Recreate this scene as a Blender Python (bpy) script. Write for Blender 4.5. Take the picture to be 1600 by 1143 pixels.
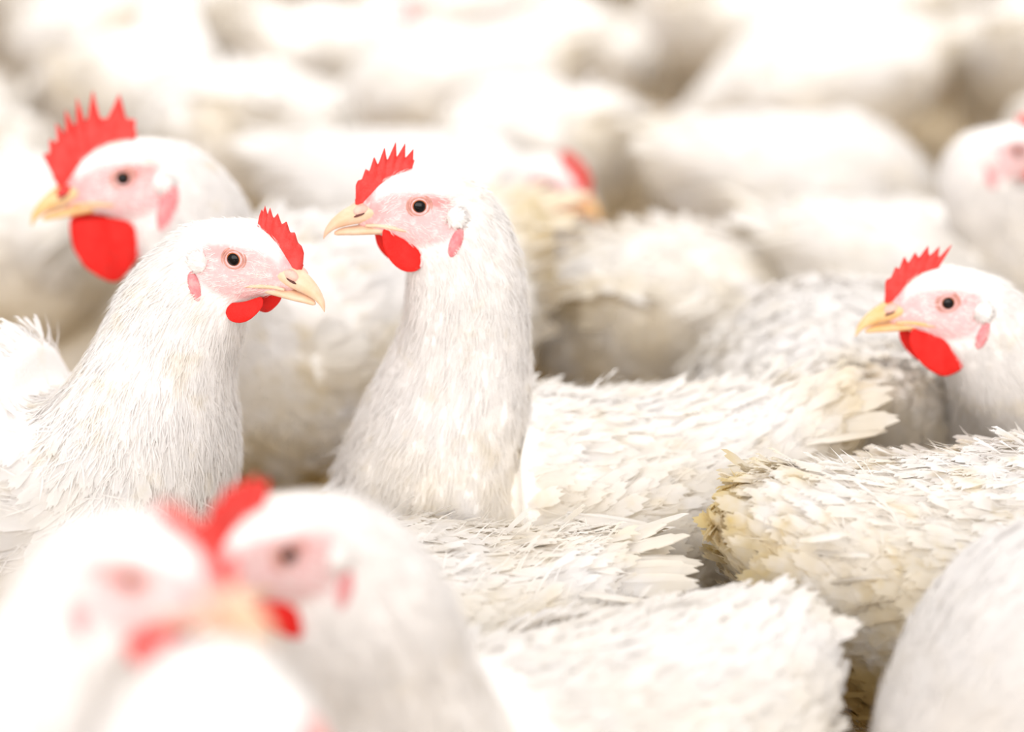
import bpy, math, random
import numpy as np
from mathutils import Vector, Matrix, Quaternion
from mathutils.bvhtree import BVHTree

scene = bpy.context.scene
COL = scene.collection
for o in list(bpy.data.objects):
    bpy.data.objects.remove(o)

# ------------------------------------------------------------------ camera
CAM_H, PITCH = 0.72, math.radians(16.4)
cam_data = bpy.data.cameras.new('camera')
cam = bpy.data.objects.new('camera', cam_data)
COL.objects.link(cam)
cam_data.sensor_width = 36.0
cam_data.lens = 85.0
cam_data.clip_start = 0.02
cam.location = (0, 0, CAM_H)
cam.rotation_euler = (math.pi / 2 - PITCH, 0, 0)
cam_data.dof.use_dof = True
cam_data.dof.focus_distance = 1.425
cam_data.dof.aperture_fstop = 2.5
cam_data.dof.aperture_blades = 0
scene.camera = cam

# ------------------------------------------------------------------ world, lamps, exposure
world = bpy.data.worlds.new('barn_daylight')
scene.world = world
world.use_nodes = True
bg = world.node_tree.nodes['Background']
bg.inputs[0].default_value = (1.0, 0.98, 0.98, 1)
bg.inputs[1].default_value = 0.74

def area(name, loc, target, size, power, color):
    d = bpy.data.lights.new(name, 'AREA')
    d.shape = 'RECTANGLE'
    d.size, d.size_y = size
    d.energy = power
    d.color = color
    o = bpy.data.objects.new(name, d)
    COL.objects.link(o)
    o.location = loc
    o.rotation_euler = (Vector(target) - Vector(loc)).to_track_quat('-Z', 'Y').to_euler()
    return o
area('overhead_light', (-0.9, 1.3, 3.0), (0, 1.9, 0.2), (2.4, 3.0), 4, (1.0, 0.985, 0.96))
area('overhead_light', (0.6, 4.2, 3.0), (0.2, 3.6, 0.0), (3.6, 3.6), 110, (1.0, 0.985, 0.96))  # added overhead fill that brightens the far flock, no known fixture

area('front_fill', (-0.8, -3.0, 1.9), (0, 1.6, 0.2), (6.5, 2.6), 190, (1.0, 0.97, 0.95))  # added fill behind the camera to lift necks and flanks, no known opening

vs = scene.view_settings
vs.view_transform = 'Standard'
vs.look = 'None'
vs.gamma = 1.0
vs.use_curve_mapping = False
vs.exposure = 0.30

# ------------------------------------------------------------------ helpers
F_PX = 1600 / 36.0 * 85.0
def at(px, py, d):
    """point seen at that pixel, d metres along the lens axis"""
    x = (px - 800) / F_PX * d
    v = (571.5 - py) / F_PX * d
    c, s = math.cos(PITCH), math.sin(PITCH)
    return Vector((x, d * c + v * s, CAM_H - d * s + v * c))

def mesh_obj(name, verts, faces, mat, parent=None, smooth=True):
    me = bpy.data.meshes.new(name)
    if isinstance(faces, np.ndarray):
        nf, k = faces.shape
        me.vertices.add(len(verts))
        me.vertices.foreach_set('co', np.asarray(verts, dtype=np.float32).ravel())
        me.loops.add(nf * k)
        me.loops.foreach_set('vertex_index', faces.astype(np.int32).ravel())
        me.polygons.add(nf)
        me.polygons.foreach_set('loop_start', np.arange(0, nf * k, k, dtype=np.int32))
        me.update(calc_edges=True)
        me.validate()
    else:
        me.from_pydata([tuple(v) for v in verts], [], faces)
    if smooth:
        me.polygons.foreach_set('use_smooth', np.ones(len(me.polygons), dtype=bool))
    me.materials.append(mat)
    o = bpy.data.objects.new(name, me)
    COL.objects.link(o)
    if parent is not None:
        o.parent = parent
    return o

class MB:
    """collects shapes into one mesh"""
    def __init__(self):
        self.v, self.f = [], []
    def add(self, verts, faces):
        n = len(self.v)
        self.v += [tuple(p) for p in verts]
        self.f += [tuple(i + n for i in f) for f in faces]
        return self
    def rings(self, rings, cap=True):
        k = len(rings[0])
        verts = [p for r in rings for p in r]
        faces = []
        for i in range(len(rings) - 1):
            for j in range(k):
                a, b = i * k + j, i * k + (j + 1) % k
                faces.append((a, b, b + k, a + k))
        if cap:
            faces.append(tuple(reversed(range(k))))
            faces.append(tuple((len(rings) - 1) * k + j for j in range(k)))
        return self.add(verts, faces)
    def tube(self, pts, radii, seg=8):
        pts = [Vector(p) for p in pts]
        rr = []
        for i, p in enumerate(pts):
            t = (pts[min(i + 1, len(pts) - 1)] - pts[max(i - 1, 0)]).normalized()
            a = t.orthogonal().normalized() if i == 0 else (prev - t * prev.dot(t)).normalized()
            prev = a
            b = t.cross(a)
            r = radii[i] if hasattr(radii, '__len__') else radii
            rr.append([p + (a * math.cos(q) + b * math.sin(q)) * r for q in [2 * math.pi * j / seg for j in range(seg)]])
        return self.rings(rr)
    def ball(self, c, r, rot=None, n=10, m=14, fn=None):
        c = Vector(c)
        rings = []
        for i in range(n + 1):
            ph = math.pi * min(max(i / n, 0.02), 0.98)
            ring = []
            for j in range(m):
                th = 2 * math.pi * j / m
                p = Vector((math.sin(ph) * math.cos(th), math.sin(ph) * math.sin(th), math.cos(ph)))
                if fn:
                    p = fn(p)
                p = Vector((p.x * r[0], p.y * r[1], p.z * r[2]))
                if rot:
                    p = rot @ p
                ring.append(c + p)
            rings.append(ring)
        rings.reverse()
        return self.rings(rings)
    def xform(self, f):
        self.v = [tuple(f(Vector(p))) for p in self.v]
        return self
    def build(self, name, mat, parent, smooth=True):
        return mesh_obj(name, self.v, self.f, mat, parent, smooth)

def smooth01(x, a, b):
    t = np.clip((x - a) / (b - a), 0, 1)
    return t * t * (3 - 2 * t)

# ------------------------------------------------------------------ materials
def new_mat(name):
    m = bpy.data.materials.new(name)
    m.use_nodes = True
    nt = m.node_tree
    nt.nodes.clear()
    out = nt.nodes.new('ShaderNodeOutputMaterial')
    return m, nt, out

def N(nt, typ, **kw):
    n = nt.nodes.new(typ)
    for k, v in kw.items():
        setattr(n, k, v)
    return n

def mix(nt, fac, a, b, blend='MIX'):
    n = nt.nodes.new('ShaderNodeMix')
    n.data_type = 'RGBA'
    n.blend_type = blend
    for sock, val in ((n.inputs[0], fac), (n.inputs[6], a), (n.inputs[7], b)):
        if isinstance(val, bpy.types.NodeSocket):
            nt.links.new(val, sock)
        elif isinstance(val, (int, float)):
            sock.default_value = val
        else:
            sock.default_value = (*val, 1)
    return n.outputs[2]

def math_n(nt, op, a, b=0.5, clamp=False):
    n = nt.nodes.new('ShaderNodeMath')
    n.operation = op
    n.use_clamp = clamp
    for i, val in enumerate((a, b)):
        if isinstance(val, bpy.types.NodeSocket):
            nt.links.new(val, n.inputs[i])
        else:
            n.inputs[i].default_value = val
    return n.outputs[0]

def noise(nt, vec, scale, detail=3, rough=0.5):
    n = N(nt, 'ShaderNodeTexNoise')
    n.inputs['Scale'].default_value = scale
    n.inputs['Detail'].default_value = detail
    n.inputs['Roughness'].default_value = rough
    nt.links.new(vec, n.inputs['Vector'])
    return n.outputs['Fac']

def ramp(nt, fac, lo, hi):
    n = N(nt, 'ShaderNodeMapRange')
    n.interpolation_type = 'SMOOTHSTEP'
    nt.links.new(fac, n.inputs[0])
    n.inputs[1].default_value = lo
    n.inputs[2].default_value = hi
    return n.outputs[0]

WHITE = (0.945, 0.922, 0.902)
STAIN_SHADE = (0.80, 0.65, 0.33)
def stain_shade_color(nt, coord):
    """white plumage, soiled yellow on belly and rump; low yellow also paints warm shade between birds"""
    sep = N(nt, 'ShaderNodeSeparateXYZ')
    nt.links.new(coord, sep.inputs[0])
    att = N(nt, 'ShaderNodeAttribute', attribute_type='OBJECT', attribute_name='stain_shade')
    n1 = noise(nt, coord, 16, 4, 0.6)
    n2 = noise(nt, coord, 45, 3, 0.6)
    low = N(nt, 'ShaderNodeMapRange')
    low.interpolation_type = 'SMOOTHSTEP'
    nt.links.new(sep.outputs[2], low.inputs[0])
    low.inputs[1].default_value, low.inputs[2].default_value = 0.29, 0.12  # yellow grows towards the ground: dirt plus painted tint of shaded gaps
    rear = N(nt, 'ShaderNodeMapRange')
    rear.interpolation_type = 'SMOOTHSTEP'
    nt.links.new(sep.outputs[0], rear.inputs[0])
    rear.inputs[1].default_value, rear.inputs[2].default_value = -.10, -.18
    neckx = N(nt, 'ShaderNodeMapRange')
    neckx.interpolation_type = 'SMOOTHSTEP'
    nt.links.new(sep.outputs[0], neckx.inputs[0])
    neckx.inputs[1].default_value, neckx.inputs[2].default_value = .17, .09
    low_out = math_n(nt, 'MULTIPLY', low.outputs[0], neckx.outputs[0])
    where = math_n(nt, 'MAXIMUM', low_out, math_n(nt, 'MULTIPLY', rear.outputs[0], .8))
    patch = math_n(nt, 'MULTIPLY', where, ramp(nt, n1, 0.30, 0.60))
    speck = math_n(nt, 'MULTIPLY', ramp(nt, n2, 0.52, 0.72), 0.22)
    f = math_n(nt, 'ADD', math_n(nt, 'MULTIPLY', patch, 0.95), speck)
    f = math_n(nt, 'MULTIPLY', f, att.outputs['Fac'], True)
    return mix(nt, f, WHITE, STAIN_SHADE)

def plumage_mat(name, vane):
    m, nt, out = new_mat(name)
    tc = N(nt, 'ShaderNodeTexCoord')
    col = stain_shade_color(nt, tc.outputs['Object'])
    if not vane:
        fa = N(nt, 'ShaderNodeAttribute', attribute_name='face')
        n1 = noise(nt, tc.outputs['Object'], 160, 4, 0.65)
        n2 = noise(nt, tc.outputs['Object'], 420, 3, 0.6)
        mott = math_n(nt, 'ADD', math_n(nt, 'MULTIPLY', n1, 0.9), math_n(nt, 'MULTIPLY', n2, 0.7))
        f = math_n(nt, 'MULTIPLY', fa.outputs['Fac'], ramp(nt, mott, 0.28, 0.86), True)
        flush = N(nt, 'ShaderNodeAttribute', attribute_name='flush')
        att = N(nt, 'ShaderNodeAttribute', attribute_type='OBJECT', attribute_name='redness')
        skin = mix(nt, math_n(nt, 'MULTIPLY', flush.outputs['Fac'], att.outputs['Fac'], True), (0.78, 0.49, 0.49), (0.70, 0.15, 0.13))
        col = mix(nt, f, col, skin)
    p = N(nt, 'ShaderNodeBsdfPrincipled')
    nt.links.new(col, p.inputs['Base Color'])
    p.inputs['Roughness'].default_value = 0.75
    p.inputs['Specular IOR Level'].default_value = 0.15
    if vane:
        tr = N(nt, 'ShaderNodeBsdfTranslucent')
        nt.links.new(col, tr.inputs['Color'])
        ms = N(nt, 'ShaderNodeMixShader')
        ms.inputs[0].default_value = 0.45
        nt.links.new(p.outputs[0], ms.inputs[1])
        nt.links.new(tr.outputs[0], ms.inputs[2])
        nt.links.new(ms.outputs[0], out.inputs[0])
    else:
        bmp = N(nt, 'ShaderNodeBump')
        bmp.inputs['Strength'].default_value = 0.35
        bmp.inputs['Distance'].default_value = 0.002
        nt.links.new(noise(nt, tc.outputs['Object'], 300, 4), bmp.inputs['Height'])
        nt.links.new(bmp.outputs[0], p.inputs['Normal'])
        nt.links.new(p.outputs[0], out.inputs[0])
    return m

def simple_mat(name, c1, c2, scale, rough, sss=0.0, bump=0.0, bscale=200, spec=0.4, coat=0.0):
    m, nt, out = new_mat(name)
    tc = N(nt, 'ShaderNodeTexCoord')
    col = mix(nt, ramp(nt, noise(nt, tc.outputs['Object'], scale, 4, 0.6), 0.3, 0.7), c1, c2)
    p = N(nt, 'ShaderNodeBsdfPrincipled')
    nt.links.new(col, p.inputs['Base Color'])
    p.inputs['Roughness'].default_value = rough
    p.inputs['Specular IOR Level'].default_value = spec
    p.inputs['Coat Weight'].default_value = coat
    p.inputs['Coat Roughness'].default_value = 0.03
    if sss:
        p.inputs['Subsurface Weight'].default_value = sss
        p.inputs['Subsurface Radius'].default_value = (0.004, 0.0012, 0.0008)
        p.inputs['Subsurface Scale'].default_value = 0.6
    if bump:
        b = N(nt, 'ShaderNodeBump')
        b.inputs['Strength'].default_value = bump
        b.inputs['Distance'].default_value = 0.001
        nt.links.new(noise(nt, tc.outputs['Object'], bscale, 3), b.inputs['Height'])
        nt.links.new(b.outputs[0], p.inputs['Normal'])
    nt.links.new(p.outputs[0], out.inputs[0])
    return m

M_BODY = plumage_mat('white_plumage', False)
M_VANE = plumage_mat('white_feather_vane', True)
M_COMB = simple_mat('red_comb', (0.78, 0.035, 0.028), (0.68, 0.07, 0.06), 120, 0.55, 0.25, 0.5, 900, 0.3)
M_WATTLE = simple_mat('red_wattle', (0.80, 0.012, 0.008), (0.72, 0.020, 0.014), 150, 0.6, 0.2, 0.5, 1200, 0.25)
M_LOBE = simple_mat('pink_red_earlobe', (0.72, 0.20, 0.22), (0.80, 0.38, 0.38), 200, 0.6, 0.2, 0.4, 900, 0.3)
M_BEAK = simple_mat('horn_beak', (0.80, 0.52, 0.33), (0.84, 0.62, 0.46), 90, 0.42, 0.2, 0.15, 300, 0.4)
M_BEAK2 = simple_mat('yellow_horn_beak', (0.82, 0.48, 0.19), (0.84, 0.56, 0.30), 90, 0.42, 0.2, 0.15, 300, 0.4)
M_CERE = simple_mat('pink_cere', (0.80, 0.44, 0.37), (0.80, 0.54, 0.44), 200, 0.5, 0.2, 0.3, 800, 0.3)
M_NOSTRIL = simple_mat('dark_nostril', (0.10, 0.03, 0.025), (0.16, 0.05, 0.04), 200, 0.7)
M_LID = simple_mat('eyelid_skin', (0.50, 0.22, 0.17), (0.68, 0.34, 0.28), 300, 0.6, 0.1)
M_IRIS = simple_mat('orange_iris', (0.52, 0.17, 0.055), (0.40, 0.11, 0.04), 500, 0.3, spec=0.2, coat=0.2)
M_PUPIL = simple_mat('black_pupil', (0.004, 0.003, 0.003), (0.006, 0.004, 0.004), 50, 0.12, spec=0.1, coat=0.25)
M_LEG = simple_mat('yellow_leg', (0.72, 0.48, 0.16), (0.66, 0.42, 0.18), 120, 0.6, 0, 0.6, 300)

def litter_mat():
    m, nt, out = new_mat('wood_shaving_litter')
    tc = N(nt, 'ShaderNodeTexCoord')
    n1 = noise(nt, tc.outputs['Object'], 7, 4, 0.6)
    n2 = noise(nt, tc.outputs['Object'], 90, 5, 0.65)
    c = mix(nt, ramp(nt, n1, 0.3, 0.7), (0.36, 0.275, 0.17), (0.48, 0.38, 0.25))
    c = mix(nt, ramp(nt, n2, 0.4, 0.75), c, (0.58, 0.47, 0.31))
    p = N(nt, 'ShaderNodeBsdfPrincipled')
    nt.links.new(c, p.inputs['Base Color'])
    p.inputs['Roughness'].default_value = 0.9
    b = N(nt, 'ShaderNodeBump')
    b.inputs['Strength'].default_value = 0.8
    b.inputs['Distance'].default_value = 0.01
    nt.links.new(n2, b.inputs['Height'])
    nt.links.new(b.outputs[0], p.inputs['Normal'])
    nt.links.new(p.outputs[0], out.inputs[0])
    return m
M_LITTER = litter_mat()
M_SHAVING = simple_mat('wood_shaving', (0.60, 0.47, 0.28), (0.42, 0.31, 0.18), 30, 0.85)

# ------------------------------------------------------------------ the floor
def build_floor():
    nx, ny = 60, 90
    xs, ys = np.linspace(-4.5, 4.5, nx), np.linspace(-1.5, 10.5, ny)
    X, Y = np.meshgrid(xs, ys)
    Z = 0.004 * np.sin(X * 9 + 1.3 * np.sin(Y * 5)) + 0.004 * np.sin(Y * 11 + X * 4) - 0.008
    v = np.stack([X, Y, Z], -1).reshape(-1, 3)
    i = np.arange((ny - 1) * nx).reshape(ny - 1, nx)[:, :-1].ravel()
    f = np.stack([i, i + 1, i + 1 + nx, i + nx], -1)
    fl = mesh_obj('floor', v, f, M_LITTER)
    fl['kind'] = 'structure'
    fl['label'] = 'brown wood shaving litter covering the barn floor'
    rng = np.random.default_rng(5)
    n = 9000
    c = np.stack([rng.uniform(-2.2, 2.2, n), rng.uniform(0.3, 6.5, n), rng.uniform(0.0, 0.008, n)], -1)
    a, l, w = rng.uniform(0, 6.28, n), rng.uniform(0.008, 0.024, n), rng.uniform(0.003, 0.008, n)
    d = np.stack([np.cos(a), np.sin(a), rng.uniform(-.25, .25, n)], -1)
    s = np.stack([-np.sin(a), np.cos(a), rng.uniform(-.3, .3, n)], -1)
    up = np.array([0, 0, 1.0]) * (l * 0.25)[:, None]
    p = [c - d * l[:, None] - s * w[:, None], c - d * l[:, None] + s * w[:, None],
         c - s * w[:, None] + up, c + s * w[:, None] + up,
         c + d * l[:, None] - s * w[:, None], c + d * l[:, None] + s * w[:, None]]
    v = np.stack(p, 1).reshape(-1, 3)
    b = (np.arange(n) * 6)[:, None]
    f = np.concatenate([b + np.array([[0, 2, 3, 1]]), b + np.array([[2, 4, 5, 3]])])
    sh = mesh_obj('wood_shavings', v, f, M_SHAVING, smooth=False)
    sh['kind'] = 'stuff'
    sh['label'] = 'curled wood shavings strewn over the barn floor'
    sh['category'] = 'litter'
build_floor()

# ------------------------------------------------------------------ feathers
def feather_template(kind):
    """x along the shaft 0..1, y half width (unit), z lift"""
    if kind == 'barb':                       # thin hair-like feather for head and face
        v = [(0, -.5, 0), (0, .5, 0), (.5, -.45, .10), (.5, .45, .10), (1, 0, .08)]
        f = [(0, 2, 3), (0, 3, 1), (2, 4, 3)]
    else:
        v = [(0, -.15, 0), (0, .15, 0), (.32, -.42, .05), (.32, .42, .05)]
        ys = [-.5, -.25, 0, .25, .5]
        v += [(.70 + .17 * (1 - abs(y) * 2), y * (1 - .0 * abs(y)), .07 - .10 * abs(y)) for y in ys]
        f = [(0, 2, 3), (0, 3, 1), (2, 4, 5), (2, 5, 6), (2, 6, 3), (3, 6, 7), (3, 7, 8)]
        for k in range(4):
            y = (ys[k] + ys[k + 1]) / 2
            v.append((1.0 - .26 * abs(y) * 2 + (.03 if k % 2 else 0), y * 1.08, .0))
            f.append((4 + k, 9 + k, 5 + k))
    return np.array(v, float), np.array(f, int)
T_VANE, T_BARB = feather_template('vane'), feather_template('barb')

def feather_cloud(pos, nrm, flow, length, width, lift, yawj, rng, tmpl=T_VANE, smooth=.88):
    """one mesh's worth of feathers, all arrays of length n"""
    tv, tf = tmpl
    n = len(pos)
    flow = flow - nrm * np.sum(flow * nrm, 1, keepdims=True)
    flow /= np.linalg.norm(flow, axis=1, keepdims=True) + 1e-9
    side = np.cross(nrm, flow)
    ca, sa = np.cos(yawj)[:, None], np.sin(yawj)[:, None]
    f2 = flow * ca + side * sa
    cl, sl = np.cos(lift)[:, None], np.sin(lift)[:, None]
    d = f2 * cl + nrm * sl
    up = nrm * cl - f2 * sl
    s2 = np.cross(up, d)
    roll = rng.normal(0, .18, n)[:, None]
    s3 = s2 * np.cos(roll) + up * np.sin(roll)
    u3 = up * np.cos(roll) - s2 * np.sin(roll)
    L, W = length[:, None, None], width[:, None, None]
    v = pos[:, None, :] + d[:, None, :] * (tv[None, :, 0:1] * L) + s3[:, None, :] * (tv[None, :, 1:2] * W) + u3[:, None, :] * (tv[None, :, 2:3] * L)
    k = len(tv)
    f = (np.arange(n) * k)[:, None, None] + tf[None]
    soft = nrm * smooth + u3 * (1 - smooth)
    soft /= np.linalg.norm(soft, axis=1, keepdims=True) + 1e-9
    return v.reshape(-1, 3), f.reshape(-1, 3), np.repeat(soft, k, 0)

def grid_samples(P, weight, n, rng):
    """n points on the ring grid P[s, t, 3] with normals and the direction towards lower s"""
    ns, nt_ = P.shape[:2]
    Q = np.concatenate([P, P[:, :1]], 1)
    a, b, c, d = Q[:-1, :-1], Q[:-1, 1:], Q[1:, 1:], Q[1:, :-1]
    nr = np.cross(d - b, c - a)
    ar = np.linalg.norm(nr, axis=-1)
    nr = nr / (ar[..., None] + 1e-12)
    w = (ar * weight[:-1, :] * .5 + ar * weight[1:, :] * .5).ravel()
    idx = rng.choice(len(w), n, p=w / w.sum())
    i, j = idx // nt_, idx % nt_
    u, v = rng.random(n)[:, None], rng.random(n)[:, None]
    pos = (a[i, j] * (1 - u) + d[i, j] * u) * (1 - v) + (b[i, j] * (1 - u) + c[i, j] * u) * v
    flow = (a[i, j] - d[i, j]) * (1 - v) + (b[i, j] - c[i, j]) * v
    return pos, nr[i, j], flow, i, j

def quill_mesh(length, width, rng, curl=0.12, n=9):
    """a single flight or tail feather: shaft plus two ragged vanes along +x, lying in xy"""
    mb = MB()
    rows = []
    for k in range(n + 1):
        t = k / n
        w = width * (0.25 + 0.75 * min(1, t * 3.2)) * (1 - max(0, t - .62) ** 2 * 5.2)
        w = max(w, .0006)
        z = -curl * length * t * t
        rows.append((t * length, w, z))
    verts, faces = [], []
    for k, (x, w, z) in enumerate(rows):
        rag = (.0022 if k % 2 else -.001)
        verts += [(x + rag * 1.5 + w * .25, -w, z - w * .25), (x, 0, z + .0012), (x + rag + w * .25, w, z - w * .25)]
    for k in range(n):
        a = k * 3
        faces += [(a, a + 3, a + 4, a + 1), (a + 1, a + 4, a + 5, a + 2)]
    nv = len(verts)
    verts += [(x, y, z - .0006) for x, y, z in verts]
    faces += [tuple(i + nv for i in reversed(f)) for f in faces]
    mb.add(verts, faces)
    mb.tube([(x, 0, z + .0008) for x, w, z in rows], [.0011 * (1 - .8 * k / n) for k in range(n + 1)], 5)
    return mb

# ------------------------------------------------------------------ chickens
def cr(keys, ts):
    """smooth (Catmull-Rom / PCHIP-like) interpolation of rows keyed by parameter"""
    keys = np.asarray(keys, float)
    t, y = keys[:, 0], keys[:, 1:]
    h = np.diff(t)
    dl = np.diff(y, axis=0) / h[:, None]
    m = np.zeros_like(y)
    m[0], m[-1] = dl[0], dl[-1]
    for i in range(1, len(t) - 1):
        same = dl[i - 1] * dl[i] > 0
        w1, w2 = 2 * h[i] + h[i - 1], h[i] + 2 * h[i - 1]
        with np.errstate(divide='ignore', invalid='ignore'):
            hm = (w1 + w2) / (w1 / dl[i - 1] + w2 / dl[i])
        m[i] = np.where(same, hm, 0)
    ts = np.asarray(ts, float)
    i = np.clip(np.searchsorted(t, ts, side='right') - 1, 0, len(h) - 1)
    u = ((ts - t[i]) / h[i])[:, None]
    H = h[i][:, None]
    return ((1 + 2 * u) * (1 - u) ** 2 * y[i] + u * (1 - u) ** 2 * H * m[i]
            + u * u * (3 - 2 * u) * y[i + 1] + u * u * (u - 1) * H * m[i + 1])

# torso: x, top, bottom, half width (metres, centre of the torso at 0)
TORSO = np.array([
    (-.178, .066, .052, .006), (-.168, .076, .026, .030), (-.148, .083, -.008, .056), (-.120, .085, -.042, .079),
    (-.082, .084, -.074, .099), (-.035, .085, -.093, .109), (.015, .088, -.098, .109), (.050, .090, -.094, .101)])
# head: x, z of centre, tilt of ring (deg), up, down, half width  (millimetres)
HEAD = np.array([
    (-22, -10, 45, 25, 35, 21.5), (-9, -6, 22, 23.5, 29, 20), (3, -3.5, 6, 23, 25.5, 17.6), (13, -3.5, 0, 20.5, 20.5, 14.4),
    (22, -4.5, 0, 16.5, 16, 11.0), (29, -5.5, 0, 11.0, 11.5, 8.6), (34, -6.5, 0, 7.0, 8, 6.4), (37, -7, 0, 4.2, 4.8, 3.6), (38, -7.5, 0, .8, .8, .8)])

WATTLE_ROUND = [(20, -18), (21, -24), (18, -31), (12, -34), (6, -32), (4, -26), (9, -22), (15, -19)]

def section(th, p=2.25):
    c, s = math.cos(th), math.sin(th)
    return math.copysign(abs(c) ** (2 / p), c), math.copysign(abs(s) ** (2 / p), s)

def chicken(name, label, body, yaw, back=0.285, scale=1.0, hs=None, eye=None, head=None, hyaw=0, hpitch=0, hroll=0,
            comb=None, wattle=(), wthick=2.4, cere=None, lobe=1.0, beak=None, density=1.0, ruffle=1.0, stain_shade=0.6, redness=0.35, seed=1, seg=56,
            quills=6, sitting=False, neck=1.0, tail_up=0.0, body_pitch=0.0, neck_tan=(1.0, 1.0), group='white broiler flock', faces=1.0,
            plump=1.0, quick=False, quill_scale=1.0):
    rng = np.random.default_rng(seed)
    prand = random.Random(seed)
    hs = hs or scale
    root = bpy.data.objects.new(name, None)
    root.empty_display_size = .05
    COL.objects.link(root)
    root.location = (body[0], body[1], 0)
    yr = math.radians(yaw)
    root.rotation_euler = (0, 0, yr)
    root['label'], root['category'], root['group'] = label, 'chicken', group
    to_local = Matrix.Rotation(-yr, 3, 'Z')
    zc = back - .086 * scale
    # ---- head frame in local space
    R = Matrix.Rotation(math.radians(hyaw) - yr, 3, 'Z') @ Matrix.Rotation(-math.radians(hpitch), 3, 'Y') @ Matrix.Rotation(math.radians(hroll), 3, 'X')
    mm = .001 * hs
    if eye is not None:
        e = to_local @ (Vector(eye) - Vector((body[0], body[1], 0)))
        view = to_local @ (Vector((0, 0, CAM_H)) - Vector(eye))
        side = 1 if (R @ Vector((0, 1, 0))).dot(view) > 0 else -1
        H0 = e - R @ Vector((2 * mm, side * 17 * mm, 0))
    else:
        H0 = Vector(head)
    def hp(x, y, z):
        return H0 + R @ Vector((x * mm, y * mm, z * mm))
    # ---- rings
    C, D, Lr, par = [], [], [], []
    bp = math.radians(body_pitch)
    Rb = Matrix.Rotation(-bp, 3, 'Y')
    tor = TORSO * scale
    n_t = 26 if not quick else 14
    tx = np.linspace(0, 1, n_t) ** 1.0
    kx = (TORSO[:, 0] - TORSO[0, 0]) / (TORSO[-1, 0] - TORSO[0, 0])
    tv = cr(np.column_stack([kx, tor]), tx)
    for x, top, bot, w in tv:
        tu = tail_up * max(0, (-x / scale - .10) / .08) ** 1.5 * scale
        c = Rb @ Vector((x, 0, (top + bot) / 2 + tu))
        C.append(c + Vector((0, 0, zc)))
        D.append(Rb @ Vector((0, 0, 1)))
        Lr.append(Vector((0, 1, 0)))
        h = (top - bot) / 2
        par.append((h, h, w * plump))
    P0, T0 = C[-1].copy(), Rb @ Vector((1, 0, .15)).normalized()
    a0 = math.radians(HEAD[0, 2])
    P1 = hp(HEAD[0, 0], 0, HEAD[0, 1])
    T1 = R @ Vector((math.cos(a0), 0, math.sin(a0)))
    dist = (P1 - P0).length
    m0, m1 = T0 * dist * 1.15 * neck_tan[0], T1 * dist * 1.0 * neck_tan[1]
    n_n = 34 if not quick else 14
    ts = np.linspace(0, 1, n_n + 2)[1:-1]
    h0 = par[-1]
    hd = HEAD[0]
    nk = cr([(0, h0[0], h0[1], h0[2]), (.22, .058 * scale, .085 * scale, .088 * scale * plump), (.42, .044 * scale * neck, .064 * scale * neck, .066 * scale * neck),
             (.62, .036 * scale * neck, .046 * scale * neck, .045 * scale * neck), (.82, .030 * hs * neck, .041 * hs * neck, .032 * hs * neck), (1, hd[3] * mm, hd[4] * mm, hd[5] * mm)], ts)
    q0 = Matrix((T0, Vector((0, 1, 0)), T0.cross(Vector((0, 1, 0))))).transposed().to_quaternion()
    Lh = R @ Vector((0, 1, 0))
    q1 = Matrix((T1, Lh, T1.cross(Lh))).transposed().to_quaternion()
    for t, (hu, hdn, w) in zip(ts, nk):
        p = (P0 * (2 * t ** 3 - 3 * t ** 2 + 1) + m0 * (t ** 3 - 2 * t ** 2 + t) + P1 * (-2 * t ** 3 + 3 * t ** 2) + m1 * (t ** 3 - t ** 2))
        tg = (P0 * (6 * t * t - 6 * t) + m0 * (3 * t * t - 4 * t + 1) + P1 * (6 * t - 6 * t * t) + m1 * (3 * t * t - 2 * t)).normalized()
        q = q0.slerp(q1, t * t * (3 - 2 * t))
        lat = q @ Vector((0, 1, 0))
        lat = (lat - tg * lat.dot(tg)).normalized()
        C.append(p); D.append(tg.cross(lat)); Lr.append(lat); par.append((hu, hdn, w))
    n_h = 30 if not quick else 14
    kk = (HEAD[:, 0] - HEAD[0, 0]) / (HEAD[-1, 0] - HEAD[0, 0])
    hv = cr(np.column_stack([kk, HEAD]), 1 - (1 - np.linspace(0, 1, n_h)) ** 1.15)
    for x, z, tilt, hu, hdn, w in hv:
        a = math.radians(tilt)
        C.append(hp(x, 0, z)); D.append(R @ Vector((-math.sin(a), 0, math.cos(a)))); Lr.append(Lh)
        par.append((hu * mm, hdn * mm, w * mm))
    nr = len(C)
    Pg = np.zeros((nr, seg, 3))
    for i in range(nr):
        for j in range(seg):
            cs, sn = section(2 * math.pi * j / seg)
            k = par[i][0] if cs > 0 else par[i][1]
            Pg[i, j] = C[i] + D[i] * (cs * k) + Lr[i] * (sn * par[i][2])
    # lumps of loose plumage on torso and neck
    ph = rng.uniform(0, 6.28, 6)
    X = Pg / scale
    lump = (np.sin(X[..., 0] * 38 + ph[0] + 2 * np.sin(X[..., 2] * 21 + ph[1])) + np.sin(X[..., 1] * 44 + ph[2]) * np.sin(X[..., 2] * 47 + ph[3])) * .0022 * scale
    fade = np.ones(nr); fade[n_t + int(n_n * .6):] = np.linspace(1, 0, nr - n_t - int(n_n * .6)) ** 2
    ctr = np.array([tuple(c) for c in C])[:, None, :]
    dirv = Pg - ctr
    Pg += dirv / (np.linalg.norm(dirv, axis=-1, keepdims=True) + 1e-6) * (lump * fade[:, None])[..., None]
    # clean crease where the nape meets the back
    dC = np.gradient(ctr[:, 0, :], axis=0)
    adv = np.einsum('sjk,sk->sj', np.gradient(Pg, axis=0), dC) / (np.sum(dC * dC, 1)[:, None] + 1e-12)
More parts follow.
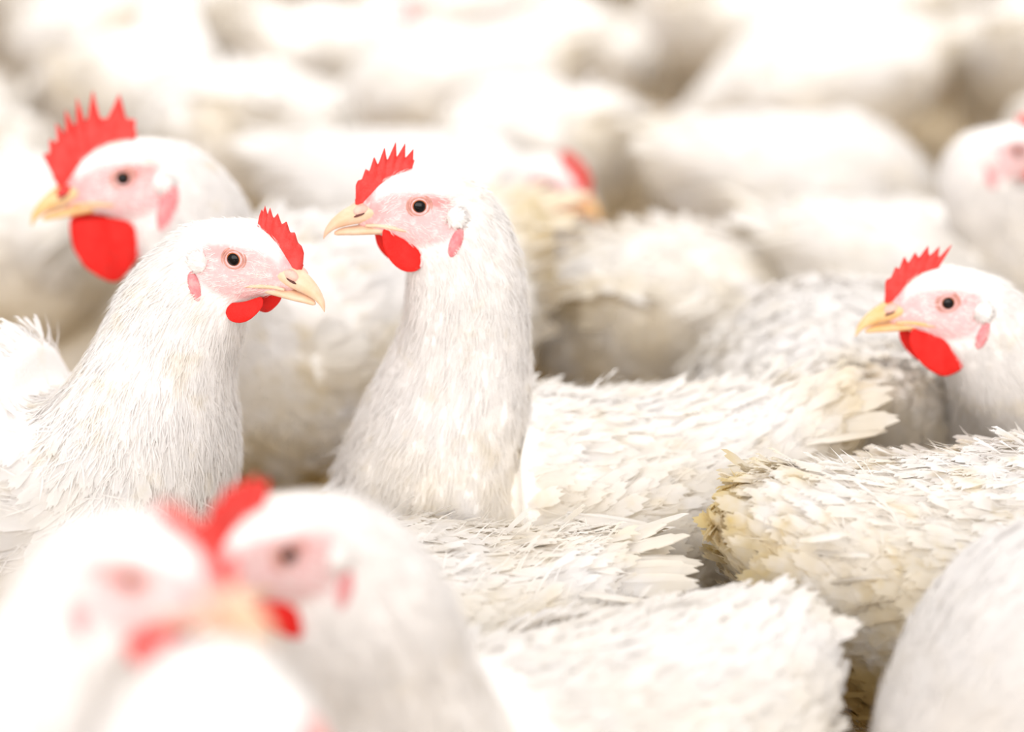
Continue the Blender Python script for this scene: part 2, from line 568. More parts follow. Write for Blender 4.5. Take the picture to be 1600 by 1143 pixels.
    for j in range(seg):
        bad = np.where(adv[:n_t + n_n - 3, j] < .03)[0]
        bad = bad[bad > 6]
        if len(bad) == 0:
            continue
        a_, b_ = bad[0], bad[-1]
        ia = np.arange(max(2, a_ - 14), a_ + 1)
        jb = np.arange(b_, max(b_, min(n_t + n_n - 2, b_ + 16)) + 1)
        dd = np.linalg.norm(Pg[ia][:, None, j] - Pg[jb][None, :, j], axis=-1) + .0012 * (np.abs(ia - a_)[:, None] + np.abs(jb - b_)[None, :]) * 0
        ai, bj = np.unravel_index(np.argmin(dd), dd.shape)
        ai, bj = ia[ai], jb[bj]
        for q_ in range(ai, bj + 1):
            t_ = (q_ - ai) / max(1, bj - ai)
            Pg[q_, j] = Pg[ai, j] * (1 - t_) + Pg[bj, j] * t_
    for _ in range(10):
        sm = Pg.copy()
        z0, z1 = n_t - 8, n_t + int(n_n * .75)
        mid = (Pg[z0 - 1:z1 - 1] + Pg[z0 + 1:z1 + 1] + np.roll(Pg, 1, 1)[z0:z1] + np.roll(Pg, -1, 1)[z0:z1]) / 4
        sm[z0:z1] = Pg[z0:z1] * .5 + mid * .5
        Pg = sm
    # head-space coordinates
    Ri = np.array(R.transposed())
    Hl = (Pg - np.array(H0)) @ Ri.T / mm
    is_head = (np.arange(nr) >= n_t + n_n - 3)[:, None]
    ax, az = Hl[..., 0], Hl[..., 2]
    face = (1 - smooth01(np.sqrt(((ax - 5) / 30) ** 2 + ((az + 8) / 18.5) ** 2), .80, 1.10)) * is_head * faces
    face = np.maximum(face, np.exp(-(((ax + 13) / 9) ** 2 + ((az - 3) / 3.2) ** 2)) * is_head * faces)
    front = smooth01(ax, 22, 30) * is_head
    face = np.maximum(face, front)
    ex, ez = ax - 2, az
    flush = np.exp(-(((ex + 2) / 13) ** 2 + ((ez - 1) / 7) ** 2)) * .5 + smooth01(ax, 16, 30) * .75 * smooth01(az, -16, -4)
    flush = np.clip(flush + np.exp(-(((ex + 15) / 8) ** 2 + ((ez - 3) / 2.6) ** 2)) * 1.5 / max(redness, .3), 0, 1) * is_head
    # soft brow over the eye, hollow in front of it
    brow = np.exp(-((ex / 9) ** 2 + ((ez - 8) / 3.5) ** 2)) * 1.3 - np.exp(-(((ex - 13) / 6) ** 2 + ((ez + 1) / 5) ** 2)) * .9
    brow += np.exp(-(((ax + 6) / 10) ** 2 + ((az + 16) / 8) ** 2)) * 1.2
    lat = np.array(Lh)
    Pg += (np.sign(Hl[..., 1]) * brow * is_head * mm)[..., None] * lat
    v = Pg.reshape(-1, 3)
    i0 = (np.arange((nr - 1))[:, None] * seg + np.arange(seg)[None])
    i1 = (np.arange((nr - 1))[:, None] * seg + (np.arange(seg)[None] + 1) % seg)
    f = np.stack([i0 + seg, i1 + seg, i1, i0], -1).reshape(-1, 4)
    faces_l = [tuple(q) for q in f.tolist()] + [tuple(range(seg)), tuple((nr - 1) * seg + j for j in reversed(range(seg)))]
    bo = mesh_obj('body', v, faces_l, M_BODY, root)
    bo['stain_shade'], bo['redness'] = stain_shade, redness
    for nm, arr in (('face', face), ('flush', flush)):
        at_ = bo.data.attributes.new(nm, 'FLOAT', 'POINT')
        at_.data.foreach_set('value', arr.astype(np.float32).ravel())
    bvh = BVHTree.FromPolygons([tuple(p) for p in v], [tuple(q) for q in f.tolist()])
    def on_head(x, z, sd, out=0.0):
        o = hp(x, sd * 45, z)
        d = R @ Vector((0, -sd, 0))
        hit = bvh.ray_cast(o, d, 44 * mm)
        if hit[0] is None:
            return hp(x, sd * 8, z), R @ Vector((0, sd, 0))
        n = hit[1]
        if n.dot(d) > 0:
            n = -n
        return hit[0] + n * out * mm, n
    # ---- plumage
    cv, cf, cn, off = [], [], [], 0
    def push(vf):
        nonlocal off
        cv.append(vf[0]); cf.append(vf[1] + off); cn.append(vf[2]); off += len(vf[0])
    one = np.ones((nr, seg))
    ring = np.arange(nr)[:, None] * one
    neck_t = np.clip((ring - n_t) / n_n, 0, 1)
    tang = np.array([tuple(D[i].cross(Lr[i])) for i in range(nr)])
    step = np.gradient(Pg, axis=0)
    adv = np.abs(np.sum(step * tang[:, None, :], -1))
    med = np.linalg.norm(np.gradient(ctr[:, 0, :], axis=0), axis=1)[:, None]
    fold = np.sum(step * np.gradient(ctr, axis=0), -1) / (med ** 2 + 1e-9)
    ok = smooth01(fold, .12, .35)
    ok = np.where(is_head, 1.0, ok)
    w_body = (ring < n_t + n_n * .35) * 1.0 * ok + 1e-9
    nb = int(3900 * density)
    pos, nn, fl, ii, jj = grid_samples(Pg, w_body, nb, rng)
    tt = neck_t[ii, jj]
    ln = (.025 - .009 * tt) * scale * rng.uniform(.7, 1.25, nb)
    rear = smooth01(-pos[:, 0] / scale, .08, .16)
    lift = np.abs(rng.normal(.045, .045, nb)) * ruffle + rear * rng.uniform(0, .22, nb) * ruffle
    lift += (rng.random(nb) < .06 * max(0, ruffle - 1)) * rng.uniform(.2, .7, nb)
    push(feather_cloud(pos, nn, fl, ln, ln * rng.uniform(.22, .40, nb), lift, rng.normal(0, .22, nb), rng, T_VANE, .8))
    if not quick:
        nfl = int(4200 * density)
        pos, nn, fl, ii, jj = grid_samples(Pg, w_body, nfl, rng)
        ln = .021 * scale * rng.uniform(.6, 1.3, nfl)
        push(feather_cloud(pos, nn, fl, ln, ln * .05, np.abs(rng.normal(.14, .10, nfl)) * ruffle, rng.normal(0, .5, nfl), rng, T_BARB))
    w_neck = (ring >= n_t + n_n * .2) * (1 - .999 * np.clip(face * 1.4, 0, 1)) * (1 - front) * (1 + 1.6 * neck_t ** 2) * ok + 1e-9
    nn_ = int(1900 * density)
    pos, nn, fl, ii, jj = grid_samples(Pg, w_neck, nn_, rng)
    tt = neck_t[ii, jj]
    hd_ = smooth01(ii.astype(float), n_t + n_n * .8, n_t + n_n + 10)
    ln = (.022 - .009 * tt) * scale * (1 - hd_) + .0058 * hs * hd_
    ln = ln * rng.uniform(.7, 1.25, nn_)
    push(feather_cloud(pos - nn * .001, nn, fl, ln, ln * rng.uniform(.22, .36, nn_), np.abs(rng.normal(.035, .03, nn_)), rng.normal(0, .16, nn_), rng))
    if not quick:
        nk_ = int(13000 * density)
        pos, nn, fl, ii, jj = grid_samples(Pg, w_neck, nk_, rng)
        tt = neck_t[ii, jj]
        hd_ = smooth01(ii.astype(float), n_t + n_n * .8, n_t + n_n + 10)
        ln = ((.017 - .006 * tt) * scale * (1 - hd_) + .0055 * hs * hd_) * rng.uniform(.6, 1.3, nk_)
        push(feather_cloud(pos, nn, fl, ln, ln * .055, np.abs(rng.normal(.10, .07, nk_)), rng.normal(0, .2, nk_), rng, T_BARB))
    if not quick:
        nf = int(1000 * density)
        w_face = np.clip(face * 1.0, 0, 1) * (1 - smooth01(ax, 20, 27)) * (np.hypot(ex, ez) > 9.5) * is_head + .6 * is_head * (1 - face) * (ax < 24)
        pos, nn, fl, ii, jj = grid_samples(Pg, w_face + 1e-9, nf, rng)
        ln = .0050 * hs * rng.uniform(.6, 1.3, nf)
        push(feather_cloud(pos, nn, fl, ln, ln * .10, np.abs(rng.normal(.16, .1, nf)), rng.normal(0, .3, nf), rng, T_BARB))
    # ---- wings
    for sd in (1, -1):
        n_w, sw = 20, 20
        Wg = np.zeros((n_w, sw, 3))
        for i in range(n_w):
            t = i / (n_w - 1)                    # 0 rear tip, 1 shoulder
            x = (-.135 + .205 * t) * scale
            hh = (.004 + .044 * math.sin(math.pi * min(1, .08 + t * .86)) ** .8) * scale
            th = (.003 + .013 * math.sin(math.pi * min(1, t * .95 + .03)) ** .7) * scale
            xr = x / scale
            bw = np.interp(xr, TORSO[:, 0], TORSO[:, 3]) if xr < .05 else .101 - .25 * (xr - .05)
            yc = (bw - .008) * scale * plump
            zz = (.008 + .022 * (1 - t)) * scale
            for j in range(sw):
                a = 2 * math.pi * j / sw
                u = math.cos(a)
                yy = yc - max(0, u) ** 2 * .026 * scale + math.sin(a) * th
                p = Rb @ Vector((x, sd * yy, zz + u * hh))
                Wg[i, j] = p + Vector((0, 0, zc))
        wv = Wg.reshape(-1, 3)
        j0 = (np.arange(n_w - 1)[:, None] * sw + np.arange(sw)[None])
        j1 = (np.arange(n_w - 1)[:, None] * sw + (np.arange(sw)[None] + 1) % sw)
        wf = np.stack([j0, j1, j1 + sw, j0 + sw], -1).reshape(-1, 4)
        if sd < 0:
            wf = wf[:, ::-1]
        wo = mesh_obj('wing', wv, [tuple(q) for q in wf.tolist()] + [tuple(range(sw)), tuple((n_w - 1) * sw + j for j in range(sw))], M_BODY, root)
        wo['stain_shade'], wo['redness'] = stain_shade * .7, 0
        outer = np.maximum(0, np.sin(2 * np.pi * np.arange(sw) / sw) + .4)[None] * np.ones((n_w, 1))
        nw = int(800 * density)
        pos, nn, fl, ii, jj = grid_samples(Wg, outer, nw, rng)
        nn = np.where((nn[:, 1] * sd < 0)[:, None], -nn, nn)
        ln = .029 * scale * rng.uniform(.7, 1.2, nw)
        fl2 = fl + np.array([0, 0, .002]) * np.linalg.norm(fl, axis=1, keepdims=True)
        push(feather_cloud(pos, nn, fl2, ln, ln * rng.uniform(.26, .40, nw), np.abs(rng.normal(.08, .07, nw)) * ruffle, rng.normal(0, .15, nw), rng, T_VANE, .8))
        if not quick:
            nwf = int(900 * density)
            pos, nn, fl, ii, jj = grid_samples(Wg, outer + .3, nwf, rng)
            nn = np.where((nn[:, 1] * sd < 0)[:, None], -nn, nn)
            ln = .020 * scale * rng.uniform(.6, 1.3, nwf)
            push(feather_cloud(pos, nn, fl, ln, ln * .05, np.abs(rng.normal(.13, .09, nwf)) * ruffle, rng.normal(0, .4, nwf), rng, T_BARB))
        for k in range(quills):
            q = quill_mesh(.060 * quill_scale * scale * prand.uniform(.8, 1.1), .0075 * scale, rng, prand.uniform(-.02, .12))
            base = Rb @ Vector(((-.085 - .010 * k) * scale, 0, 0))
            bw = np.interp(-.085 - .010 * k, TORSO[:, 0], TORSO[:, 3])
            base = Vector(((-.085 - .009 * k) * scale, sd * (bw + .004) * scale * plump, (.018 + .012 * k) * scale))
            rot = Matrix.Rotation(math.radians(180 + sd * prand.uniform(8, 20)), 3, 'Z') @ Matrix.Rotation(math.radians(prand.uniform(-4, 12)), 3, 'Y') @ Matrix.Rotation(sd * math.radians(-60 + 9 * k), 3, 'X')
            q.xform(lambda p: Rb @ (base + rot @ p) + Vector((0, 0, zc)))
            qo = q.build('flight_feather', M_VANE, wo)
            qo['stain_shade'] = stain_shade * .7
    # ---- tail
    nq = quills + 2 if quills else 0
    for k in range(nq):
        u = (k + .5) / nq * 2 - 1
        q = quill_mesh(.052 * quill_scale * scale * prand.uniform(.75, 1.2), .0085 * scale, rng, prand.uniform(.02, .2))
        base = Vector((-.145 * scale, u * .035 * scale, (.066 + .012 * (1 - u * u)) * scale + tail_up * .35 * scale))
        rot = Matrix.Rotation(math.pi - u * math.radians(34) , 3, 'Z') @ Matrix.Rotation(math.radians(-16 - 120 * tail_up + prand.uniform(-9, 9)), 3, 'Y') @ Matrix.Rotation(u * .7, 3, 'X')
        q.xform(lambda p: Rb @ (base + rot @ p) + Vector((0, 0, zc)))
        qo = q.build('tail_feather', M_VANE, root)
        qo['stain_shade'] = stain_shade * .6
    # ---- eyes
    for sd in (1, -1):
        sp, sn = on_head(2, 0, sd)
        n = (sn * .3 + R @ Vector((.24, sd, .05))).normalized()
        c = sp - n * 5.2 * mm
        eb = MB()
        eb.ball((0, 0, 0), (6.4 * mm,) * 3, n=12, m=18)
        rotq = Vector((0, 0, 1)).rotation_difference(n)
        eb.xform(lambda p: c + rotq @ p)
        eo = eb.build('eye', M_LID, root)
        def cap(a0, a1, r, seg_=20, rows=4):
            m_ = MB(); rg = []
            for i in range(rows + 1):
                a = a0 + (a1 - a0) * i / rows
                rg.append([c + rotq @ Vector((math.sin(a) * math.cos(t), math.sin(a) * math.sin(t), math.cos(a))) * r for t in [2 * math.pi * j / seg_ for j in range(seg_)]])
            return m_.rings(rg, cap=True)
        cap(math.radians(54), math.radians(16), 6.62 * mm).build('iris', M_IRIS, eo)
        cap(math.radians(33), math.radians(2), 6.78 * mm).build('pupil', M_PUPIL, eo)
        lid = MB()
        for rad, r, up in ((5.5, .80, 4.6), (6.9, .75, 4.3)):
            K = 24; rg = []
            for i in range(K):
                t = 2 * math.pi * i / K
                rd = Vector((math.cos(t) * rad * 1.08, math.sin(t) * rad, 0))
                cen = Vector((rd.x, rd.y, up))
                o1 = rd.normalized()
                rg.append([c + rotq @ ((cen + (o1 * math.cos(q) + Vector((0, 0, 1)) * math.sin(q)) * r) * mm) for q in [2 * math.pi * j / 8 for j in range(8)]])
            rg.append(rg[0])
            lid.rings(rg, cap=False)
        lid.build('eyelid', M_LID if not quick else M_CERE, root)
    # ---- ears: white tuft over the ear, red lobe below it
    for sd in (1, -1):
        sp, sn = on_head(-20, -7, sd)
        rt = Matrix((R @ Vector((1, 0, 0)), sn, (R @ Vector((1, 0, 0))).cross(sn))).transposed()
        if not quick:
            nt2 = 90
            g = rng.normal(0, 1, (nt2, 3)); g /= np.linalg.norm(g, axis=1, keepdims=True)
            sn_, xx, zz_ = np.array(sn), np.array(rt.col[0]), np.array(rt.col[2])
            g = np.where((g @ sn_)[:, None] < 0, g - 2 * (g @ sn_)[:, None] * sn_, g)
            pp = np.array(sp) + sn_ * .6 * mm + ((g @ xx)[:, None] * xx * 5.8 + (g @ zz_)[:, None] * zz_ * 6.2 + (g @ sn_)[:, None] * sn_ * 3.2) * mm
            lt = .0055 * hs * rng.uniform(.6, 1.2, nt2)
            push(feather_cloud(pp, g, np.repeat((-xx - .35 * zz_)[None], nt2, 0), lt, lt * .28, np.abs(rng.normal(.15, .15, nt2)), rng.normal(0, .35, nt2), rng))
        t_ = MB().ball(sp + sn * .8 * mm, (6.0 * mm, 3.4 * mm, 6.4 * mm), rt).build('ear_tuft', M_BODY, root)
        t_['stain_shade'], t_['redness'] = 0.0, 0.0
        sp, sn = on_head(-19.5, -22, sd)
        ca = Matrix.Rotation(math.radians(-22 * sd), 3, sn)
        MB().ball(sp, (3.9 * mm * lobe, 2.6 * mm, 9.5 * mm * lobe), ca @ rt).build('earlobe', M_LOBE, root)
    po = mesh_obj('plumage', np.concatenate(cv), np.concatenate(cf), M_VANE, root)
    po['kind'], po['stain_shade'] = 'stuff', stain_shade
    po.data.normals_split_custom_set_from_vertices(np.concatenate(cn).astype(np.float32))
    # ---- beak
    bm = beak or M_BEAK
    def loft(rows, p=2.1, seg_=20, flat=1.0):
        m_ = MB(); rg = []
        for x, zt, zb, w in rows:
            ring_ = []
            for j in range(seg_):
                cs, sn = section(2 * math.pi * j / seg_, p)
                z = (zt + zb) / 2 + cs * (zt - zb) / 2
                ring_.append(hp(x, sn * w, z))
            rg.append(ring_)
        return m_.rings(rg)
    up_keys = [(24, 2.5, -11.5, 9.4), (31, 1.4, -12.2, 8.6), (38, -.8, -13.0, 7.0), (44, -3.6, -14.0, 5.6), (49.5, -7.4, -15.4, 4.2), (53.5, -11.4, -17.6, 2.8), (56.2, -15.6, -20.2, 1.6), (57.2, -19.3, -21.6, .5)]
    ku = np.array(up_keys)
    ub = loft(cr(np.column_stack([np.linspace(0, 1, len(ku)), ku]), np.linspace(0, 1, 22))).build('upper_beak', bm, root)
    for sd in (1, -1):
        MB().ball(hp(35.0, sd * 5.0, -3.6), (5.4 * mm, 3.6 * mm, 3.2 * mm), R @ Matrix.Rotation(.30, 3, 'Y')).build('cere', cere or M_CERE, ub)
        MB().ball(hp(36.8, sd * 7.4, -6.0), (3.6 * mm, 1.2 * mm, .75 * mm), R @ Matrix.Rotation(.38, 3, 'Y') @ Matrix.Rotation(-sd * .2, 3, 'Z'), 8, 10).build('nostril', M_NOSTRIL, ub)
    lo = np.array([(16, -13, -20, 9.0), (28, -13.2, -19.8, 7.6), (38, -14.2, -19.8, 5.6), (44, -14.8, -19.6, 3.8), (48.5, -16.2, -19.6, 2.2), (50.5, -17.4, -19.0, .6)])
    lbk = loft(cr(np.column_stack([np.linspace(0, 1, len(lo)), lo]), np.linspace(0, 1, 14))).build('lower_beak', bm, root)
    for sd in (1, -1):
        pts = []
        for k in range(9):
            t = k / 8
            x, z = 33 - 24 * t, -12.6 - 3.6 * t + 1.0 * math.sin(t * 3)
            sp, sn = on_head(x, z, sd, -.3)
            if x > 27:
                sp = hp(x, sd * np.interp(x, ku[:, 0], ku[:, 3]) * .93, z)
            pts.append(sp)
        MB().tube(pts, [.9 * mm, 1.1 * mm, 1.3 * mm, 1.4 * mm, 1.5 * mm, 1.5 * mm, 1.4 * mm, 1.1 * mm, .5 * mm], 8).build('gape', bm, lbk)
    # ---- comb
    cb = comb or dict(h=9, teeth=6, spike=6)
    nc, rows = 72, 6
    base = cr([(0, 37.5, -1.5), (.12, 33, 3.0), (.35, 25, 10.0), (.7, 13, 16.5), (1, cb.get('end', 3), 19.0)], np.linspace(0, 1, nc))
    T = cb['teeth']
    teeth = cb.get('list') or [((k + .55) / T, cb['spike'] * (0.65 + .5 * math.sin(math.pi * (k + .7) / T)) * prand.uniform(.8, 1.2)) for k in range(T)]
    tw = cb.get('width', .55) / T
    cvv = []
    sep_rings = []
    for i in range(nc):
        u = i / (nc - 1)
        hh = cb['h'] * (math.sin(math.pi * (.24 + .66 * u)) ** .6) * cb.get('lobe', lambda u: 1)(u)
        sp_ = 0
        for uk, hk in teeth:
            q = max(0, 1 - abs(u - uk) / tw)
            sp_ = max(sp_, hk * q ** 1.15)
        if u > .985 or u < .015:
            hh *= .35
        hh += sp_
        ang = math.radians(cb.get('a0', 82) + (cb.get('a1', 112) - cb.get('a0', 82)) * u)
        cols = []
        for side in (1, -1):
            rr = range(rows + 1) if side == 1 else range(rows - 1, -1, -1)
            for r_ in rr:
                v_ = r_ / rows
                dist_ = -3.5 + (hh + 3.5) * v_
                th = (2.6 * (1 - v_) ** .7 + .45) * (1.0 if cb['h'] < 14 else 1.25)
                if 0 < i < nc - 1:
                    pass
                else:
                    th *= .4
                yw = cb.get('wave', 1.0) * math.sin(u * 7 + 1) * v_ + cb.get('lean', 0) * v_ * v_
                if r_ == rows:
                    th = 0
                x = base[i][0] + math.cos(ang) * dist_
                z = base[i][1] + math.sin(ang) * dist_
                cols.append(hp(x, yw + side * th, z))
        sep_rings.append(cols)
    MB().rings(sep_rings).build('comb', M_COMB, root)
    # ---- wattles
    out2 = np.array(wattle if len(wattle) > 2 else WATTLE_ROUND, float)
    kpts = np.vstack([out2[-1], out2, out2[0], out2[1]])
    curve = []
    for i in range(1, len(kpts) - 2):
        for t in (0, .25, .5, .75):
            p0, p1, p2, p3 = kpts[i - 1:i + 3]
            curve.append(.5 * (2 * p1 + (p2 - p0) * t + (2 * p0 - 5 * p1 + 4 * p2 - p3) * t * t + (3 * p1 - p0 - 3 * p2 + p3) * t ** 3))
    curve = np.array(curve)
    cen = curve.mean(0)
    top, low = curve[:, 1].max(), curve[:, 1].min()
    for sd in (1, -1):
        def wp(q, face_, k):
            t = np.clip((top - q[1]) / (top - low), 0, 1)
            y = 8.5 + 5.0 * t + .8 * math.sin(q[0] * .35)
            th = wthick * math.sqrt(max(0, 1 - k * k)) * (.75 + .5 * t)
            return hp(q[0], sd * (y + face_ * th), q[1])
        rg = []
        for k in (.05, .35, .6, .8, .92, .98, 1.0):
            rg.append([wp(cen + (c_ - cen) * k, 1, k) for c_ in curve])
        for k in (.98, .92, .8, .6, .35, .05):
            rg.append([wp(cen + (c_ - cen) * k, -1, k) for c_ in curve])
        MB().rings(rg).build('wattle', M_WATTLE, root)
    # ---- legs
    zb = zc - .098 * scale
    if not sitting and zb > .03:
        for sd in (1, -1):
            lg = MB()
            y = sd * .05 * scale
            MB().tube([(.012, y, zc - .045 * scale), (.004, y, zb + .012), (-.010, y, zb - .010), (-.018, y, zb - (zb - .02) * .32), (-.019, y, zb - (zb - .02) * .40)],
                      [.050 * scale, .043 * scale, .028 * scale, .0145, .009], 14).build('thigh', M_BODY, root)['stain_shade'] = stain_shade
            lg.tube([(-.010, y, zb - .005), (-.02, y, zb - (zb - .02) * .35), (.0, y, .018), (.004, y, .008)],
                    [.008, .0095, .0075, .009], 10)
            for a, l in ((0, .062), (32, .052), (-32, .052), (180, .026)):
                c_, s_ = math.cos(math.radians(a)), math.sin(math.radians(a))
                lg.tube([(.004, y, .010), (.004 + c_ * l * .5, y + s_ * l * .5, .009), (.004 + c_ * l, y + s_ * l, .004)], [.0065, .0055, .002], 7)
            lg.build('leg', M_LEG, root)
    return root

# ------------------------------------------------------------------ the flock in front
COMB_MID = dict(h=12.5, teeth=7, spike=8, list=[(.06, 2.5), (.17, 4.5), (.29, 7.5), (.43, 9.5), (.58, 10.5), (.72, 9), (.87, 6.5)], width=.5, a0=84, a1=116)
COMB_LEFT = dict(h=11, lean=2.5, teeth=7, spike=4, list=[(.08, 1.5), (.22, 3), (.37, 4), (.52, 4.5), (.68, 5), (.83, 5), (.95, 3)], width=.5, a0=86, a1=104, end=6)
COMB_RIGHT = dict(h=13.5, teeth=7, spike=6, list=[(.05, 3), (.17, 5), (.29, 7), (.45, 5), (.62, 7), (.79, 7), (.96, 11)], width=.55, a0=84, a1=128)
COMB_ROOST = dict(h=20, teeth=8, spike=12, list=[(.04, 4), (.15, 6), (.27, 9), (.40, 12), (.55, 15), (.70, 18), (.86, 15)], width=.46, a0=70, a1=112, wave=1.4, end=-12)
COMB_FRONT = dict(h=16, teeth=6, spike=5, a0=86, a1=120)
W_NEAR = [(16, -19), (17, -26), (13, -33), (6, -37), (-1, -34), (-3, -27), (4, -20), (11, -18)]
W_TINY = [(17, -16), (18, -21), (15, -24), (11, -24), (8, -22), (9, -18), (12, -16.5), (15, -15.5)]
COMB_NEAR = dict(h=9, teeth=6, spike=4, a0=86, a1=115)
W_LEFT = [(-3.5, -34), (0, -29.5), (9, -26), (18.5, -21), (21, -26), (15, -35), (8.5, -39), (.5, -38.5)]
W_MID = [(22, -15), (23, -22), (21, -30), (16, -37), (9.5, -41), (2, -40.5), (-2.5, -36), (-1.5, -30), (6, -23.6), (14, -17)]
W_RIGHT = [(22.3, -17), (14.7, -20), (-6.3, -26), (-12.5, -33), (-11.5, -41), (-6.4, -47.4), (3.6, -49.0), (13, -44), (21, -35), (25, -25)]
W_ROOST = [(34, -24), (25.8, -22), (12.4, -24), (-4.8, -31), (-5.1, -42), (3.8, -51.7), (16, -61), (29, -53), (35, -42.5)]
W_FRONT = [(17, -21), (5, -22), (-13, -24), (-18.5, -29), (-13, -37), (-3, -43), (7, -39), (15, -30)]

# left hen in focus
chicken('chicken', 'sharp white hen at left looking right with short red comb', (-0.335, 1.415), -4, back=.315, eye=at(365, 405, 1.42), hyaw=-27, hpitch=-9,
        comb=COMB_LEFT, wattle=W_LEFT, stain_shade=.6, redness=.2, seed=11)
# middle hen
chicken('chicken', 'white hen at centre looking left, pink face, upright neck', (0.048, 1.495), 185, back=.255, eye=at(655, 322, 1.455), hyaw=196, hpitch=1,
        comb=COMB_MID, wattle=W_MID, stain_shade=.65, redness=.6, seed=12, ruffle=1.9, tail_up=.022)
# right hen
chicken('chicken', 'white hen at right edge looking left over others, large round red wattle', (0.465, 1.58), 180, back=.29, eye=at(1481, 473, 1.52), hyaw=190, hpitch=-3,
        comb=COMB_RIGHT, wattle=W_RIGHT, stain_shade=.6, redness=.25, seed=13, beak=M_BEAK2)
# rooster
chicken('rooster', 'white rooster at upper left with tall spiky comb and big heart-shaped wattles', (-0.14, 1.77), 218, back=.31, scale=1.08, hs=1.18, eye=at(192, 278, 1.65), hyaw=198, hpitch=-8,
        comb=COMB_ROOST, wattle=W_ROOST, stain_shade=1.0, redness=.6, seed=14, beak=M_BEAK2, cere=M_COMB, lobe=1.6)
# front left, very near
chicken('chicken', 'nearest blurred white hen at lower left, facing right', (-0.315, .86), 5, back=.27, hs=.94, eye=at(205, 905, .88), hyaw=-25, hpitch=-5,
        comb=COMB_NEAR, wattle=W_NEAR, stain_shade=.4, redness=.7, seed=15)
# front middle
chicken('chicken', 'blurred white hen at lower centre facing left below the upright hen', (0.025, 1.13), 213, back=.236, scale=.92, quill_scale=.6, quills=3, hs=1.0, neck=1.2, eye=at(450, 866, 1.06), hyaw=214, hpitch=-6,
        comb=COMB_FRONT, wattle=W_FRONT, stain_shade=.3, redness=.3, seed=16, ruffle=1.4)
# bottom edge, head bowed
chicken('chicken', 'blurred white hen at bottom edge with bowed head and red comb', (-0.21, .62), 12, back=.24, scale=.95, eye=at(372, 1216, .80), hyaw=-52, hpitch=-42, neck_tan=(1.0, 1.2),
        comb=COMB_FRONT, stain_shade=.3, redness=.4, seed=17)
# behind it, head hidden
chicken('chicken', 'white back and tail feather of hen behind the blurred lower centre hen', (-0.085, 1.31), 182, back=.228, head=(.16, -.02, .12), hyaw=190, hpitch=-55, scale=.93,
        stain_shade=.5, seed=18, ruffle=1.6)
# rump
chicken('chicken', 'white hen seen from behind with yellow soiled rump, lower right', (0.29, 1.35), 14, back=.262, scale=.95, head=(.16, 0, .12), hyaw=14, hpitch=-55,
        stain_shade=1.3, seed=19, ruffle=1.7, quill_scale=.5)
# behind the rump
chicken('chicken', 'plump white hen between soiled-rump hen and right hen', (0.245, 1.72), 92, back=.268, head=(.16, 0, .14), hyaw=92, hpitch=-50,
        stain_shade=.45, seed=20, ruffle=1.3, quill_scale=.5)
# front right
chicken('chicken', 'white hen with smooth rounded back in the bottom right corner, head hidden', (0.325, 1.145), 186, back=.292, head=(.17, .02, .10), hyaw=190, hpitch=-65, scale=.98,
        stain_shade=.15, seed=21, ruffle=.6, quills=4)
# mid distance
chicken('chicken', 'pale blurred hen behind centre hen, small red comb, facing right', (-0.065, 2.27), -10, back=.28, eye=at(853, 290, 2.2), hyaw=-38, hpitch=-12,
        comb=COMB_FRONT, beak=M_BEAK2, stain_shade=.12, redness=.2, seed=22, density=.6)
chicken('chicken', 'blurred white hen with hidden head, right of the centre hen neck', (0.13, 2.0), 70, back=.245, head=(.16, 0, .14), hyaw=50, hpitch=-50, stain_shade=.6, seed=23, density=.6)
chicken('chicken', 'blurred white hen with wide back, above and left of right hen, head hidden', (0.30, 2.36), 5, back=.28, head=(.16, .02, .12), hyaw=12, hpitch=-55, stain_shade=.5, seed=24, density=.6)
chicken('chicken', 'blurred white hen at right edge with pink ear, above right hen', (0.385, 2.06), 0, back=.26, eye=at(1590, 236, 2.0), hyaw=-8, hpitch=0, wattle=W_TINY, stain_shade=.4, redness=.1, seed=25, density=.6)

# ------------------------------------------------------------------ the flock behind
def copy_bird(root, loc, yaw, k):
    r = root.copy(); COL.objects.link(r)
    r.location = loc; r.rotation_euler = (0, 0, math.radians(yaw)); r.scale = (k, k, k)
    for ch in list(root.children):
        c = ch.copy(); COL.objects.link(c); c.parent = r
        for g in list(ch.children):
            d = g.copy(); COL.objects.link(d); d.parent = c
    return r

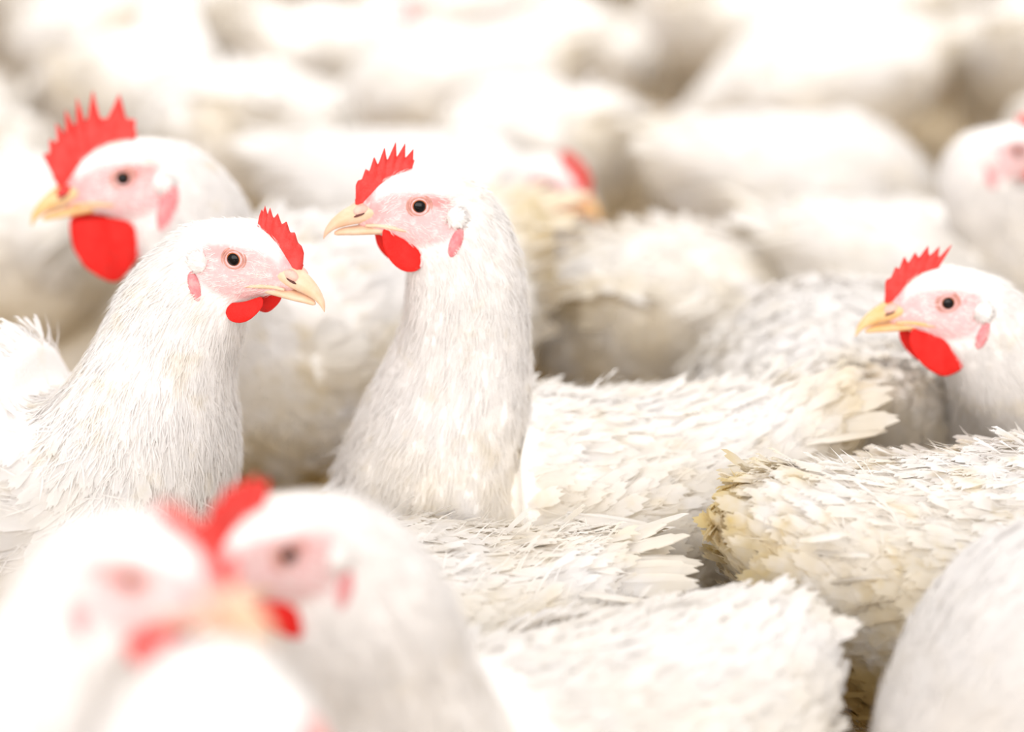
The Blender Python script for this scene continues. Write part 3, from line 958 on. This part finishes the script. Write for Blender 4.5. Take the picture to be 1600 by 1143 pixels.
PROTO = [
    chicken('chicken', '', (0, 9), 0, back=.27, head=(.16, .01, .13), hyaw=5, hpitch=-55, stain_shade=.35, seed=31, density=.3, seg=28, quills=3, quick=True, ruffle=1.5),
    chicken('chicken', '', (0, 9), 0, back=.25, head=(.17, -.02, .22), hyaw=-10, hpitch=-25, stain_shade=.3, seed=32, density=.3, seg=28, quills=3, quick=True, ruffle=1.3),
    chicken('chicken', '', (0, 9), 0, back=.285, head=(.15, .02, .33), hyaw=15, hpitch=-8, stain_shade=.35, seed=33, density=.3, seg=28, quills=3, quick=True, ruffle=1.5),
]
ORD = ['first', 'second', 'third', 'fourth', 'fifth', 'sixth', 'seventh', 'eighth', 'ninth', 'tenth', 'eleventh', 'twelfth']
rr = random.Random(77)
used = set()
# y of the row, then x positions left to right with heading
ROWS = [
    (2.63, [(-.62, 110), (-.29, 95), (.03, 118), (.66, 78)]),
    (3.00, [(-.72, 112), (-.46, 72), (-.10, 172), (.36, 172), (.80, 65)]),
    (3.34, [(-.86, 70), (-.58, 120), (-.28, 62), (.08, 100), (.44, 118), (.74, 70)]),
    (3.70, [(-.95, 110), (-.70, 62), (-.46, 105), (-.08, 172), (.29, 78), (.55, 120), (.88, 75)]),
    (4.08, [(-1.0, 75), (-.58, 8), (-.22, 100), (.06, 65), (.38, 115), (.70, 80)]),
    (4.46, [(-1.08, 95), (-.82, 66), (-.48, 112), (-.15, 74), (.18, 104), (.52, 75)]),
    (4.86, [(-1.15, 70), (-.92, 110), (-.62, 80), (-.29, 100), (.04, 76), (.36, 104), (.62, 64)]),
    (5.28, [(-1.2, 64), (-.80, 116), (-.46, 70), (-.13, 75), (.20, 100), (.50, 74)]),
]
for ri, (y, birds) in enumerate(ROWS):
    for bi, (x, yaw) in enumerate(birds):
        pi = rr.choice([0, 0, 1, 1, 2]) if yaw > 45 and yaw < 135 else rr.choice([0, 1])
        loc = (x + rr.uniform(-.015, .015), y + rr.uniform(-.04, .04), 0)
        k = rr.uniform(.95, 1.06)
        if pi in used:
            b = copy_bird(PROTO[pi], loc, yaw + rr.uniform(-7, 7), k)
        else:
            used.add(pi)
            b = PROTO[pi]
            b.location = loc; b.rotation_euler = (0, 0, math.radians(yaw)); b.scale = (k, k, k)
        b['label'] = 'blurred white chicken in the %s row of the distant flock, %s from left' % (ORD[ri], ORD[bi])
        b['group'] = 'distant flock behind'

b = copy_bird(PROTO[0], (-.47, 2.19, 0), 82, 1.02)
b['label'] = 'blurred white hen at left edge behind the rooster'
b['group'] = 'white broiler flock'
